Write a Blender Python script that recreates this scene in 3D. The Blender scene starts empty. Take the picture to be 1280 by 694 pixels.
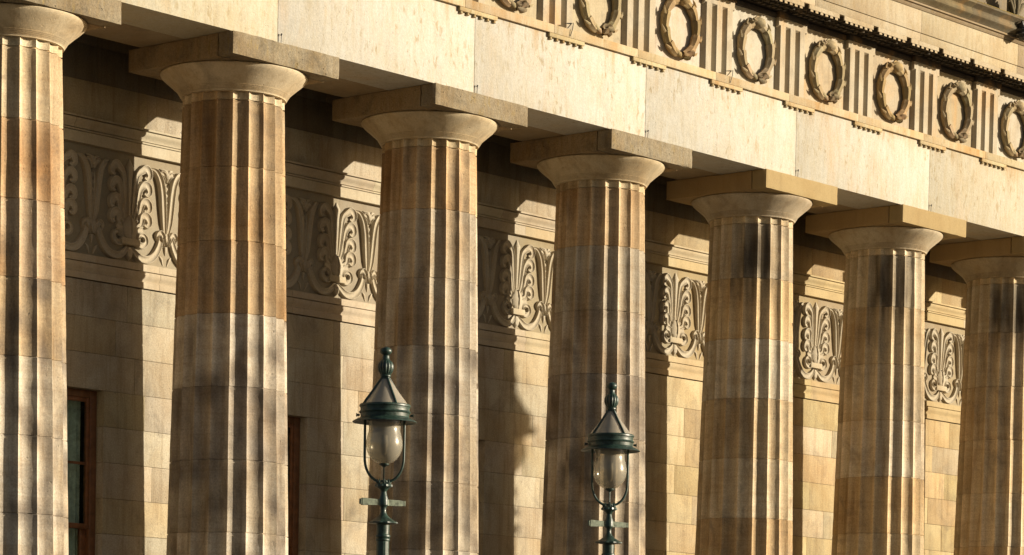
import bpy, bmesh, math, random
from mathutils import Vector, Matrix, noise
random.seed(7)
K = 3.0                      # metres per column bay; shapes below are in bays unless they say metres
sc = bpy.context.scene
C = sc.collection
R = math.radians
PI = math.pi
GZ = -2.77                   # pavement level
ZS = -2.60                   # top of the steps
D = 0.3665                   # face of the rear wall

# ------------------------------------------------------------------ helpers
def tag(o, label=None, cat=None, group=None, kind=None):
    if label: o['label'] = label
    if cat: o['category'] = cat
    if group: o['group'] = group
    if kind: o['kind'] = kind
    return o

def thing(name, label, cat, loc=(0, 0, 0), group=None):
    o = bpy.data.objects.new(name, None)
    o.empty_display_size = 0.2
    C.objects.link(o)
    o.location = Vector(loc) * K
    return tag(o, label, cat, group)

class MB:
    """collects verts/faces with one colour per face"""
    def __init__(s): s.v = []; s.f = []; s.c = []
    def add(s, vs, fs, col=(1, 1, 1)):
        b = len(s.v); s.v += [tuple(x) for x in vs]
        for f in fs:
            s.f.append(tuple(i + b for i in f)); s.c.append(col)
    def box(s, x0, x1, y0, y1, z0, z1, col=(1, 1, 1), bev=0.0):
        if bev <= 0:
            vs = [(x0,y0,z0),(x1,y0,z0),(x1,y1,z0),(x0,y1,z0),(x0,y0,z1),(x1,y0,z1),(x1,y1,z1),(x0,y1,z1)]
            s.add(vs, [(0,3,2,1),(4,5,6,7),(0,1,5,4),(1,2,6,5),(2,3,7,6),(3,0,4,7)], col); return
        bm = bmesh.new(); bmesh.ops.create_cube(bm, size=1)
        for v in bm.verts:
            v.co = Vector(((x0+x1)/2+v.co.x*(x1-x0), (y0+y1)/2+v.co.y*(y1-y0), (z0+z1)/2+v.co.z*(z1-z0)))
        bmesh.ops.bevel(bm, geom=list(bm.edges), offset=bev, segments=2, profile=0.5, affect='EDGES')
        bm.verts.index_update()
        s.add([tuple(v.co) for v in bm.verts], [tuple(v.index for v in f.verts) for f in bm.faces], col)
        bm.free()
    def lathe(s, prof, n=48, c=(0, 0), col=(1, 1, 1), rfun=None, colf=None):
        """prof: list (r,z)"""
        vs = []; fs = []
        for r, z in prof:
            for k in range(n):
                a = 2*PI*k/n
                rr = r if rfun is None else rfun(r, z, k, a)
                vs.append((c[0]+rr*math.cos(a), c[1]+rr*math.sin(a), z))
        for i in range(len(prof)-1):
            for k in range(n):
                k2 = (k+1) % n
                fs.append((i*n+k, i*n+k2, (i+1)*n+k2, (i+1)*n+k))
        s.add(vs, fs, col)
    def extrude_x(s, prof, x0, x1, col=(1, 1, 1), n=1):
        """prof: list of (y,z) from top to bottom, front facing -y"""
        m = len(prof); vs = []
        for i in range(n+1):
            x = x0+(x1-x0)*i/n
            vs += [(x, y, z) for y, z in prof]
        fs = []
        for i in range(n):
            for j in range(m-1):
                fs.append((i*m+j, i*m+j+1, (i+1)*m+j+1, (i+1)*m+j))
        fs.append(tuple(range(m-1, -1, -1))); fs.append(tuple(n*m+j for j in range(m)))
        s.add(vs, fs, col)
    def tube(s, pts, rad, n=8, col=(1, 1, 1), cap=True):
        pts = [Vector(p) for p in pts]; m = len(pts)
        if not isinstance(rad, (list, tuple)): rad = [rad]*m
        vs = []; up = Vector((0, 0, 1)); prev = None
        for i, p in enumerate(pts):
            t = (pts[min(i+1, m-1)]-pts[max(i-1, 0)]).normalized()
            a = prev if prev is not None else (t.cross(up) if abs(t.z) < .95 else t.cross(Vector((1, 0, 0))))
            a = (a - t*a.dot(t)).normalized(); b = t.cross(a); prev = a
            for k in range(n):
                an = 2*PI*k/n
                vs.append(p + (a*math.cos(an)+b*math.sin(an))*rad[i])
        fs = [(i*n+k, i*n+(k+1) % n, (i+1)*n+(k+1) % n, (i+1)*n+k) for i in range(m-1) for k in range(n)]
        if cap: fs += [tuple(range(n-1, -1, -1)), tuple((m-1)*n+k for k in range(n))]
        s.add(vs, fs, col)
    def build(s, name, mat, parent=None, smooth=None, scale=K, recalc=True, vcol=None):
        me = bpy.data.meshes.new(name)
        me.from_pydata([(a*scale, b*scale, c*scale) for a, b, c in s.v], [], s.f)
        at = me.color_attributes.new('Col', 'FLOAT_COLOR', 'POINT' if vcol else 'CORNER')
        buf = []
        if vcol:
            for c in vcol: buf += (c[0], c[1], c[2], 1.0)
        else:
            for p in me.polygons:
                c = s.c[p.index]; q = (c[0], c[1], c[2], 1.0)
                for _ in range(p.loop_total): buf += q
        at.data.foreach_set('color', buf)
        if recalc:
            bm = bmesh.new(); bm.from_mesh(me); bmesh.ops.recalc_face_normals(bm, faces=bm.faces); bm.to_mesh(me); bm.free()
        if smooth is not None:
            me.shade_smooth()
            if smooth < 180: me.set_sharp_from_angle(angle=R(smooth))
        me.materials.append(mat)
        o = bpy.data.objects.new(name, me); C.objects.link(o)
        if parent: o.parent = parent
        return o

def dup(o, name=None, loc=None, parent=None):
    c = o.copy(); C.objects.link(c)
    if loc is not None: c.location = Vector(loc)*K
    c.parent = parent
    return c

# ------------------------------------------------------------------ materials
def nt(name):
    m = bpy.data.materials.new(name); m.use_nodes = True
    t = m.node_tree; b = t.nodes['Principled BSDF']
    return m, t, b

class G:
    def __init__(s, t): s.t = t
    def n(s, typ, **kw):
        x = s.t.nodes.new(typ)
        for k, v in kw.items(): setattr(x, k, v)
        return x
    def l(s, a, b): s.t.links.new(a, b)
    def noise(s, vec, scale, detail=4, rough=.55, dist=0):
        x = s.n('ShaderNodeTexNoise'); x.inputs['Scale'].default_value = scale
        x.inputs['Detail'].default_value = detail; x.inputs['Roughness'].default_value = rough
        x.inputs['Distortion'].default_value = dist
        s.l(vec, x.inputs['Vector']); return x.outputs['Fac']
    def mapr(s, v, a, b, c=0., d=1.):
        x = s.n('ShaderNodeMapRange'); x.clamp = True
        for i, q in enumerate((a, b, c, d)): x.inputs[i+1].default_value = q
        s.l(v, x.inputs[0]); return x.outputs[0]
    def math(s, op, a, b):
        x = s.n('ShaderNodeMath', operation=op)
        for i, q in enumerate((a, b)):
            if isinstance(q, (int, float)): x.inputs[i].default_value = q
            else: s.l(q, x.inputs[i])
        return x.outputs[0]
    def mix(s, fac, a, b, mode='MIX'):
        x = s.n('ShaderNodeMix', data_type='RGBA', blend_type=mode)
        for i, q in ((0, fac), (6, a), (7, b)):
            if isinstance(q, (int, float)): x.inputs[i].default_value = q
            elif isinstance(q, tuple): x.inputs[i].default_value = (*q, 1)
            else: s.l(q, x.inputs[i])
        return x.outputs[2]
    def scalev(s, vec, sx, sy, sz):
        x = s.n('ShaderNodeMapping'); x.inputs['Scale'].default_value = (sx, sy, sz)
        s.l(vec, x.inputs['Vector']); return x.outputs['Vector']

ALB = .74
def stone(name, base=(.42, .34, .23), blotch=.5, streak=.4, dirt=.35, dirtcol=(.10, .085, .07), fleck=0., rust=0., grain=.5, bump=.25, rough=.9, beds=0., pit=0., top=None, blotchcol=(.75, .62, .45)):
    base = tuple(q*ALB for q in base)
    m, t, b = nt(name); g = G(t)
    tc = g.n('ShaderNodeTexCoord'); oi = g.n('ShaderNodeObjectInfo')
    off = g.n('ShaderNodeVectorMath', operation='MULTIPLY_ADD')
    cm = g.n('ShaderNodeCombineXYZ'); g.l(oi.outputs['Random'], cm.inputs[0]); g.l(oi.outputs['Random'], cm.inputs[2])
    g.l(cm.outputs[0], off.inputs[0]); off.inputs[1].default_value = (37, 0, 23); g.l(tc.outputs['Object'], off.inputs[2])
    P = off.outputs[0]
    at = g.n('ShaderNodeAttribute', attribute_name='Col')
    c = g.mix(1.0, base, at.outputs['Color'], 'MULTIPLY')
    # large mineral blotches
    nb = g.mapr(g.noise(g.scalev(P, 1, 1, .8), 1.7, 5, .6, .6), .40, .66)
    c = g.mix(g.math('MULTIPLY', nb, blotch), c, g.mix(1.0, c, blotchcol, 'MULTIPLY'))
    # wandering natural bedding
    if beds:
        w = g.mapr(g.noise(g.scalev(P, .8, .8, 9), 1.6, 4, .6, 1.4), .45, .7)
        c = g.mix(g.math('MULTIPLY', w, beds), c, g.mix(1.0, c, (.62, .5, .38), 'MULTIPLY'))
    # run-off streaks
    ns = g.mapr(g.noise(g.scalev(P, 6, 6, .45), 2.2, 4, .65, .3), .5, .75)
    c = g.mix(g.math('MULTIPLY', ns, streak), c, g.mix(1.0, c, (.55, .47, .38), 'MULTIPLY'))
    # soot clouds broken by grain
    nd = g.noise(g.scalev(P, 1.1, 1.1, .8), 2.6, 8, .68, .9)
    nd = g.mapr(nd, .50, .72)
    c = g.mix(g.math('MULTIPLY', nd, dirt), c, dirtcol)
    if fleck:
        # lichen spots drawn out by the rain, and yellow run-off
        nf = g.mapr(g.noise(g.scalev(P, 2.4, 2.4, .9), 8.5, 3, .55, .4), .58, .68)
        nf2 = g.mapr(g.noise(P, 1.1, 2), .38, .58)
        ny = g.mapr(g.noise(g.scalev(P, 4.5, 4.5, .8), 4.5, 5, .72), .44, .64)
        c = g.mix(g.math('MULTIPLY', ny, fleck*.55), c, g.mix(1.0, c, (.84, .71, .47), 'MULTIPLY'))
        c = g.mix(g.math('MULTIPLY', g.math('MULTIPLY', nf, nf2), fleck*.85), c, (.24, .17, .06))
    if rust:
        nr = g.mapr(g.noise(g.scalev(P, 1.6, 1.6, .7), 1.3, 5, .6, .5), .54, .74)
        c = g.mix(g.math('MULTIPLY', nr, rust), c, (.50, .27, .08))
    if top:       # rusty run-off that starts under the projecting band
        sx = g.n('ShaderNodeSeparateXYZ'); g.l(tc.outputs['Object'], sx.inputs[0])
        hz = g.math('ADD', sx.outputs[2], g.mapr(g.noise(g.scalev(P, 3.5, 3.5, .15), 2.2, 4, .65), .3, .7, -.38, .16))
        tm = g.mapr(hz, top[0], top[1])
        tm = g.math('MULTIPLY', tm, g.mapr(g.noise(P, 1.4, 3), .4, .62, .1, 1))
        c = g.mix(g.math('MULTIPLY', tm, .75), c, g.mix(1.0, c, (.80, .52, .22), 'MULTIPLY'))
    if pit:
        vo = g.n('ShaderNodeTexVoronoi'); vo.inputs['Scale'].default_value = 2.6
        g.l(g.scalev(P, 1, 1, .75), vo.inputs['Vector'])
        sp = g.n('ShaderNodeSeparateColor'); g.l(vo.outputs['Color'], sp.inputs[0])
        size = g.mapr(sp.outputs[0], .55, 1., 0., .085)
        wob = g.math('ADD', vo.outputs['Distance'], g.mapr(g.noise(P, 22, 3), .3, .7, -.03, .03))
        pm = g.mapr(g.math('SUBTRACT', size, wob), 0., .02)
        c = g.mix(g.math('MULTIPLY', pm, pit*.75), c, (.07, .045, .025))
    # grain
    gr = g.noise(P, 60, 4, .7)
    c = g.mix(grain, c, g.mix(1.0, c, g.mapr(gr, .3, .7, .68, 1.22), 'MULTIPLY'))
    g.l(c, b.inputs['Base Color'])
    b.inputs['Roughness'].default_value = rough
    b.inputs['Specular IOR Level'].default_value = .25
    h = g.math('ADD', g.math('MULTIPLY', gr, .35), g.noise(P, 12, 6, .65))
    pits = g.mapr(g.noise(P, 26, 2, .5), .68, .76, 0, -1.4)
    h = g.math('ADD', h, pits)
    bp = g.n('ShaderNodeBump'); bp.inputs['Strength'].default_value = bump; bp.inputs['Distance'].default_value = .012
    g.l(h, bp.inputs['Height']); g.l(bp.outputs[0], b.inputs['Normal'])
    return m

def plain(name, col, rough=.5, metal=0., coat=0., var=.25, bump=0., scale=30):
    m, t, b = nt(name); g = G(t); tc = g.n('ShaderNodeTexCoord')
    n1 = g.noise(tc.outputs['Object'], scale, 5, .6)
    at = g.n('ShaderNodeAttribute', attribute_name='Col')
    c = g.mix(1.0, col, at.outputs['Color'], 'MULTIPLY')
    c = g.mix(1.0, c, g.mapr(n1, .3, .7, 1-var, 1+var), 'MULTIPLY')
    g.l(c, b.inputs['Base Color'])
    g.l(g.mapr(n1, .3, .7, rough*.8, min(1, rough*1.3)), b.inputs['Roughness'])
    b.inputs['Metallic'].default_value = metal
    b.inputs['Coat Weight'].default_value = coat
    if bump:
        bp = g.n('ShaderNodeBump'); bp.inputs['Strength'].default_value = bump; bp.inputs['Distance'].default_value = .003
        g.l(n1, bp.inputs['Height']); g.l(bp.outputs[0], b.inputs['Normal'])
    return m

M_shaft = stone('shaft_sandstone', (.70, .645, .54), blotch=.55, streak=.75, dirt=.55, beds=.3, pit=1., grain=.85, bump=.45)
M_cap = stone('capital_sandstone', (.60, .545, .445), blotch=.6, streak=.5, dirt=.4, pit=.5, bump=.25, blotchcol=(.7, .58, .42))
M_abacus = stone('abacus_sandstone', (.34, .29, .205), blotch=.7, streak=.3, dirt=.75, dirtcol=(.10, .085, .06), fleck=.7, grain=1., bump=.8)
M_arch = stone('architrave_limestone', (.62, .61, .575), blotch=.4, streak=.2, dirt=.1, top=(.56, 1.0), fleck=.6, rust=.25, grain=.5, bump=.4, blotchcol=(.90, .82, .68))
M_frieze = stone('frieze_limestone', (.58, .54, .46), blotch=.5, streak=.4, dirt=.4, rust=.5, grain=.4, bump=.25)
M_wreath = stone('wreath_stone', (.46, .39, .27), blotch=.6, streak=.3, dirt=.4, dirtcol=(.14, .11, .07), grain=.5, bump=.3)
M_corona = stone('corona_stone', (.55, .50, .41), blotch=.5, streak=.35, dirt=.3, dirtcol=(.28, .2, .12), fleck=.5, grain=.6, bump=.4)
M_soffit_shade = stone('shaded_soffit_stone', (.075, .058, .04), blotch=.5, streak=.3, dirt=.6, dirtcol=(.03, .025, .02), grain=.5, bump=.4)  # near-black base colour carries the shade under the cornice
M_sima = stone('mossy_gutter_stone', (.21, .175, .105), blotch=.7, streak=.6, dirt=.6, dirtcol=(.09, .08, .05), rust=.4, grain=.6, bump=.5)
M_wall = stone('wall_ashlar', (.54, .49, .39), blotch=.55, streak=.65, dirt=.42, pit=.7, grain=.85, bump=.6)
M_carve = stone('carved_sandstone', (.56, .50, .385), blotch=.4, streak=.2, dirt=.22, grain=.4, bump=.2)
M_mortar = plain('mortar', (.20, .16, .11), .95)
M_soffit = stone('soffit_stone', (.42, .33, .21), blotch=.5, streak=.3, dirt=.3, bump=.2)
M_wood = plain('varnished_wood', (.16, .068, .027), .45, var=.35, scale=14)
M_green = plain('green_enamel', (.016, .038, .028), .42, coat=.12, var=.65, bump=.6, scale=26)
M_bar = plain('worn_ladder_bar', (.10, .12, .085), .45, metal=.3, var=.5, bump=.3)
M_curtain = plain('grey_curtain', (.78, .84, .76), .9, var=.2)
M_bronze = plain('dark_lead', (.035, .032, .025), .5, var=.4)
M_dark = plain('dark_room', (.012, .012, .012), .9)
M_pave = stone('paving_flags', (.17, .155, .14), blotch=.4, streak=0, dirt=.3, grain=.4)

def glass(name, col, rough, trans_mix, tint_alpha):
    m, t, b = nt(name); g = G(t)
    tc = g.n('ShaderNodeTexCoord')
    n1 = g.noise(tc.outputs['Object'], 9, 5, .6)
    g.l(g.mix(1.0, col, g.mapr(n1, .3, .7, .75, 1.15), 'MULTIPLY'), b.inputs['Base Color'])
    b.inputs['Roughness'].default_value = rough
    b.inputs['Coat Weight'].default_value = .8; b.inputs['Coat Roughness'].default_value = .04
    tr = g.n('ShaderNodeBsdfTransparent'); tr.inputs[0].default_value = (*tint_alpha, 1)
    mx = g.n('ShaderNodeMixShader')
    g.l(g.mapr(n1, .3, .7, trans_mix-.12, trans_mix+.12), mx.inputs[0])
    g.l(b.outputs[0], mx.inputs[1]); g.l(tr.outputs[0], mx.inputs[2])
    g.l(mx.outputs[0], t.nodes['Material Output'].inputs['Surface'])
    return m
M_globe = glass('dusty_globe_glass', (.37, .34, .27), .26, .42, (.95, .9, .78))
M_cone = glass('frosted_cone_glass', (.42, .37, .29), .5, .25, (.9, .85, .75))
M_pane = glass('window_pane', (.02, .025, .022), .05, .88, (.85, .9, .87))

def jit(c, a, rnd=random):
    k = 1+rnd.uniform(-a, a)
    return tuple(max(0, q*k*(1+rnd.uniform(-a*.3, a*.3))) for q in c)

# ------------------------------------------------------------------ setting
mb = MB(); mb.add([(-60,-60,0),(80,-60,0),(80,60,0),(-60,60,0)], [(0,1,2,3)])
o = mb.build('street', plain('asphalt', (.06, .056, .05), .9, scale=8), recalc=False); o.location.z = (GZ-.045)*K; tag(o, kind='structure')
mb = MB()
mb.box(-8, 16, -4.2, -.62, GZ-.06, GZ)
o = mb.build('pavement', M_pave); tag(o, kind='structure')

# ------------------------------------------------------------------ columns
ZN = -.111                                        # groove under the necking
ZJ = [-.333, -.580, -.823, -1.068, -1.313, -1.557, -1.80, -2.05, -2.30, ZS]
def rad(z): return .1734 + .0221*(ZN - z) + .0022*math.sin(max(0, min(1, (ZN-z)/2.4))*PI)
tan = (1.02, .93, .76); orange = (1.06, .88, .62); brown = (.85, .70, .50); pale = (1.28, 1.22, 1.12)
grey = (.92, .88, .84); dgrey = (.66, .62, .60); gold = (1.22, .93, .52); cream = (1.22, 1.08, .84)
DR = {
 -1: [tan, orange, tan, brown, grey, dgrey, dgrey],
 0: [orange, (1.02,.70,.40), (1.05,.80,.56), (.95,.76,.52), (.98,.92,.84), (.95,.9,.84), grey],
 1: [(.95,.72,.44), (1.02,.78,.48), (.86,.62,.36), (.95,.90,.86), (.72,.66,.62), (.82,.77,.70), grey],
 2: [(1.08,.80,.48), (.92,.84,.74), (.98,.92,.86), (.82,.77,.72), (.90,.83,.74), (.78,.71,.62), grey],
 3: [(1.06,.78,.46), (.88,.84,.78), (.84,.78,.74), (.70,.64,.62), (.92,.82,.72), (.86,.76,.64), grey],
 4: [(1.12,1.0,.80), gold, (1.22,1.14,1.0), (1.12,.90,.58), (1.2,1.06,.82), (1.10,.82,.46), tan],
 5: [(1.14,1.02,.8), (1.14,.92,.6), (1.1,.94,.70), (1.24,1.12,.95), (1.12,.84,.46), (1.16,.94,.6), gold],
 6: [(1.1,.98,.76), (1.08,.88,.6), (1.08,.84,.52), (1.14,.92,.60), (1.2,1.0,.7), (1.1,.84,.5), gold],
 7: [cream, gold, tan, pale, gold, tan, pale],
}
NECKC = {-1: pale, 0: (1.4,1.32,1.12), 1: (1.35,1.24,1.04), 2: (1.28,1.16,.92), 3: (1.2,1.08,.86), 4: (1.22,1.1,.88), 5: (1.22,1.1,.9), 6: (1.15,1.0,.76), 7: pale}
def soft(c):
    m = sum(c)/3
    return tuple(q*.68+m*.32 for q in c)
SEG = 8; NA = 20*SEG
def make_shaft(i, parent):
    rnd = random.Random(100+i)
    zs = []      # (z, groove, drum index)
    zs += [(-.0700, 0, -1), (-.082, 0, -1), (-.096, 0, -1), (ZN+.0022, 0, -1), (ZN+.0009, 1, -1), (ZN-.0009, 1, 0)]
    top = ZN
    for d, zj in enumerate(ZJ):
        n = 9
        zs.append((top-.0022, 0, d))
        for k in range(1, n): zs.append((top+(zj-top)*k/n, 0, d))
        zs.append((zj+.0016, 0, d)); zs.append((zj+.0006, .55, d))
        if d < len(ZJ)-1: zs.append((zj-.0006, .55, d+1))
        top = zj
    cols = [NECKC[i]]+[soft(DR[i][min(d, 6)]) for d in range(len(ZJ))]
    rot = [0]+[rnd.uniform(-.006, .006) for _ in ZJ]
    fluv = [[1+rnd.uniform(-.14, .14) for _ in range(20)] for _ in range(len(ZJ)+1)]
    patch = {}
    mb = MB(); vs = []
    for z, gr, d in zs:
        r0 = rad(z)
        for k in range(NA):
            u = (k % SEG)/SEG
            a = R(9)+2*PI*k/NA + rot[d+1]
            dep = .076*(1-(2*u-1)**2)**.9
            p = Vector((math.cos(a)*6+i*9, math.sin(a)*6, z*16))
            wear = 0
            if u == 0 or u in (1/SEG, 1-1/SEG):
                nn = noise.noise(p*1.6)
                wear = .010*max(0, nn)**1.2 if u == 0 else 0
                if gr and u == 0: wear += .012*max(0, noise.noise(p*2.3+Vector((5, 0, 0))))+.004
            dep += .0035*noise.noise(p*.5)
            r = r0*(1-dep-wear) - gr*.0042
            vs.append((r*math.cos(a), r*math.sin(a), z))
    b = 0
    fs = [(j*NA+k, j*NA+(k+1) % NA, (j+1)*NA+(k+1) % NA, (j+1)*NA+k) for j in range(len(zs)-1) for k in range(NA)]
    vc = []
    for z, gr, d in zs:
        c = cols[d+1]
        for k in range(NA):
            fl = k//SEG
            am = R(9)+2*PI*k/NA
            ad = math.degrees(math.atan2(math.sin(am), math.cos(am)))
            u = k % SEG
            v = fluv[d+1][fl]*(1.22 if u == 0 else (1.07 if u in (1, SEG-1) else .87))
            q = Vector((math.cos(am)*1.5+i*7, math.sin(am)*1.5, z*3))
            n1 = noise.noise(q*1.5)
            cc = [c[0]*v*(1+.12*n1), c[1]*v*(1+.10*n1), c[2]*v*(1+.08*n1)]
            # soot on the west side of the top drum of the newer shafts
            if i >= 4 and d == 0 and -176 < ad < -104:
                e = min(1, (ad+176)/16, (-104-ad)/10)
                s = e*(.80+.55*noise.noise(Vector((ad*.16, i*5, z*7)))+.25*math.sin(fl*2.3+i*1.7))
                s *= (.62+.38*max(0, min(1, (ZN-z)/.14)))*(.72+.28*max(0, min(1, (z-ZJ[0])/.05)))
                s = max(0, min(.88, s))
                cc = [x*(1-s)+y*s for x, y in zip(cc, (.07, .06, .055))]
            if i >= 4 and d == 1 and -172 < ad < -108:
                s = max(0, .42+.7*noise.noise(Vector((ad*.22, i*5, z*2))))*max(0, 1-(ZJ[0]-z)/.13)
                s = min(.6, s)
                cc = [x*(1-s)+y*s for x, y in zip(cc, (.10, .085, .07))]
            if i < 4 and d >= 3:
                s = max(0, noise.noise(Vector((ad*.035, i*5, z*10)))*1.35+.5*max(0, noise.noise(Vector((ad*.11, i*3, z*2.5))))+(.20 if d in (4, 5) else .04))
                s = min(.82, s*(1+.5*noise.noise(Vector((ad*.2, i, z*30)))))
                cc = [x*(1-s)+y*s for x, y in zip(cc, (.30, .27, .26))]
            if i < 4 and d < 3:
                s = max(0, min(1, noise.noise(Vector((ad*.022, i*5+2, z*3.2)))*2.4))
                cc = [cc[0]*(1-.30*s), cc[1]*(1-.38*s), cc[2]*(1-.48*s)]
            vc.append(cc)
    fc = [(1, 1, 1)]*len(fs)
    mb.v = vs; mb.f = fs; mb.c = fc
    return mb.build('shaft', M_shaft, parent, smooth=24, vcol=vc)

def make_echinus(i, parent):
    prof = [(.165, -.0830), (.1785, -.0830), (.1795, -.0795)]
    r = .1795; z = -.0795
    for q in range(4):
        prof += [(r+.0002, z), (r+.0032, z+.0030), (r+.0012, z+.0037)]
        r += .0029; z += .0045
    prof += [(.1945, -.0580), (.2070, -.0470), (.2210, -.0350), (.2340, -.0245), (.2435, -.0160), (.2490, -.0095), (.2509, -.0050), (.2500, -.0020), (.2440, -.0004), (.19, -.0004)]
    mb = MB()
    c = {0: (1.25,1.14,.94), 1: (1.22,1.12,.94), 2: (1.18,1.08,.88), 3: (1.16,1.07,.88), 4: (1.06,1.0,.9), 5: (1.1,1.04,.92), 6: (.95,.86,.7)}.get(i, (1,.9,.7))
    mb.lathe(prof, 96, col=c)
    return mb.build('echinus', M_cap, parent, smooth=35)

def worn_box(mb, x0, x1, y0, y1, z0, z1, col, amt=.0045, seed=0, cuts=26):
    bm = bmesh.new(); bmesh.ops.create_cube(bm, size=1)
    bmesh.ops.subdivide_edges(bm, edges=list(bm.edges), cuts=cuts, use_grid_fill=True)
    S = (x1-x0, y1-y0, z1-z0); c0 = ((x0+x1)/2, (y0+y1)/2, (z0+z1)/2)
    for v in bm.verts:
        on = [abs(abs(q)-.5) < 1e-4 for q in v.co]
        # gather the grid towards the edges so that the arrises can wear
        w = [math.copysign(.5*(1-(1-min(1, abs(q)*2))**1.6), q) for q in v.co]
        p = Vector([c0[i]+w[i]*S[i] for i in range(3)])
        dd = sorted((.5-abs(w[i]))*S[i] for i in range(3))
        near = max(0, 1-dd[1]/.010)
        n = noise.noise(p*26+Vector((seed*7, 0, 0)))*.6+noise.noise(p*70+Vector((0, seed*3, 0)))*.4
        r = near*(.0007+amt*max(0, n)**1.3)
        for i in range(3): p[i] -= math.copysign(r, w[i]) if (.5-abs(w[i]))*S[i] < .010 else 0
        v.co = p
    bm.verts.index_update()
    mb.add([tuple(v.co) for v in bm.verts], [tuple(v.index for v in f.verts) for f in bm.faces], col); bm.free()
W2 = .2534; T = .0766
def make_abacus(i, parent):
    mb = MB()
    new = i >= 4
    fc = (1.14, 1.06, .86) if new else (1.0, .99, .97)
    sidec = (1.2, 1.05, .86)
    # front slab and rear slab with a butt joint between them
    yj = -W2+.072
    worn_box(mb, -W2, W2, -W2, yj-.0014, .0002, T-.0008, fc, .003 if new else .0055, i)
    worn_box(mb, -W2+.0006, W2-.0006, yj+.0014, W2, .0002, T-.0008, sidec, .003, i+20)
    o = mb.build('abacus', M_abacus_new if new else M_abacus, parent, smooth=40)
    return o
M_abacus_new = stone('clean_abacus_sandstone', (.40, .32, .19), blotch=.35, streak=.2, dirt=.12, grain=.35, bump=.2)

LAB = {
 -1: 'fluted column beyond the left edge, its shaft out of sight',
 0: 'leftmost tan fluted stone column, cut off by the left edge, beside the first window',
 1: 'second fluted column from the left, orange brown top drums over grey mottled ones',
 2: 'third fluted column from the left, directly behind the nearer green street lamp',
 3: 'fourth fluted column from the left, behind the smaller green street lamp',
 4: 'fifth fluted column from the left, golden band under its soot black top drum',
 5: 'sixth fluted column from the left, soot black top drum and small dark pits',
 6: 'rightmost fluted column in view, cut off by the right edge, mostly brown in shade',
 7: 'fluted column past the right edge of the view',
}
for i in range(0, 8):
    t = thing('fluted_column', LAB[i], 'column', (i, 0, 0), 'columns of the portico')
    make_shaft(i, t); make_echinus(i, t); make_abacus(i, t)

# ------------------------------------------------------------------ entablature
X0, X1 = -1.6, 9.6
ent = thing('entablature', 'long stone entablature with wreath frieze carried across the column tops', 'entablature', (0, 0, T))
def ebuild(mb, name, mat, parent=None, **kw):
    """meshes are written in absolute bays; shift to the thing's base"""
    mb.v = [(x, y, z-T) for x, y, z in mb.v]
    return mb.build(name, mat, parent or ent, **kw)
YA = -.2368
mb = MB(); rnd = random.Random(3)
archc = {-2: (1, .92, .72), -1: (.92, .84, .64), 0: (.96, .90, .74), 1: (1.03, 1.01, .96), 2: (1.05, 1.03, .98), 3: (1.03, 1.01, .95), 4: (1.03, 1.0, .92), 5: (.98, .92, .78), 6: (.97, .91, .76)}
for i in range(-2, 10):
    a = i-.03; bx = i+.97
    c = archc.get(i, (1, .95, .85))
    mb.box(max(X0, a)+.0009, min(X1, bx)-.0009, YA, -.02, T, .3666, c, .0012)
ebuild(mb, 'architrave', M_arch, smooth=40)
mb = MB()
mb.box(X0, X1, -.0195, .197, T+.0003, .3666, (1, 1, 1))
mb.box(X0, X1, .1975, D+.2, .22, .32, (.4, .37, .33))
ebuild(mb, 'soffit_beam', M_soffit)
# mortar seen in the open joints
mb = MB(); mb.box(X0+.01, X1-.01, YA+.004, YA+.02, T+.002, .365); ebuild(mb, 'joint_mortar', M_mortar)
# taenia
mb = MB()
for i in range(-4, 20):
    a = i*.5-.1; c = jit((.98, .85, .62), .08, rnd)
    mb.box(max(X0, a)+.0004, min(X1, a+.5)-.0004, YA-.013, -.15, .3670, .3985, c, .0016)
ebuild(mb, 'taenia', M_arch, smooth=40)
# regulae with guttae
XR = 1.8748; RW = .205
for k in range(-4, 16):
    x0 = XR+k*.5
    if x0 < X0 or x0+RW > X1: continue
    mb = MB(); mb.box(x0, x0+RW, YA-.012, YA+.01, .3520, .3668, jit((.98, .84, .56), .08, rnd), .0012)
    rg = ebuild(mb, 'regula', M_arch, smooth=40)
    if k > 12 or k < -1: continue
    for q in range(6):
        mb = MB(); gx = x0+.012+q*(RW-.024)/5
        mb.lathe([(.0001, .3520), (.0062, .3520), (.0080, .3430), (.0001, .3430)], 10, (gx, YA-.0035), (.9, .74, .46))
        ebuild(mb, 'gutta', M_arch, rg, smooth=40)
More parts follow.
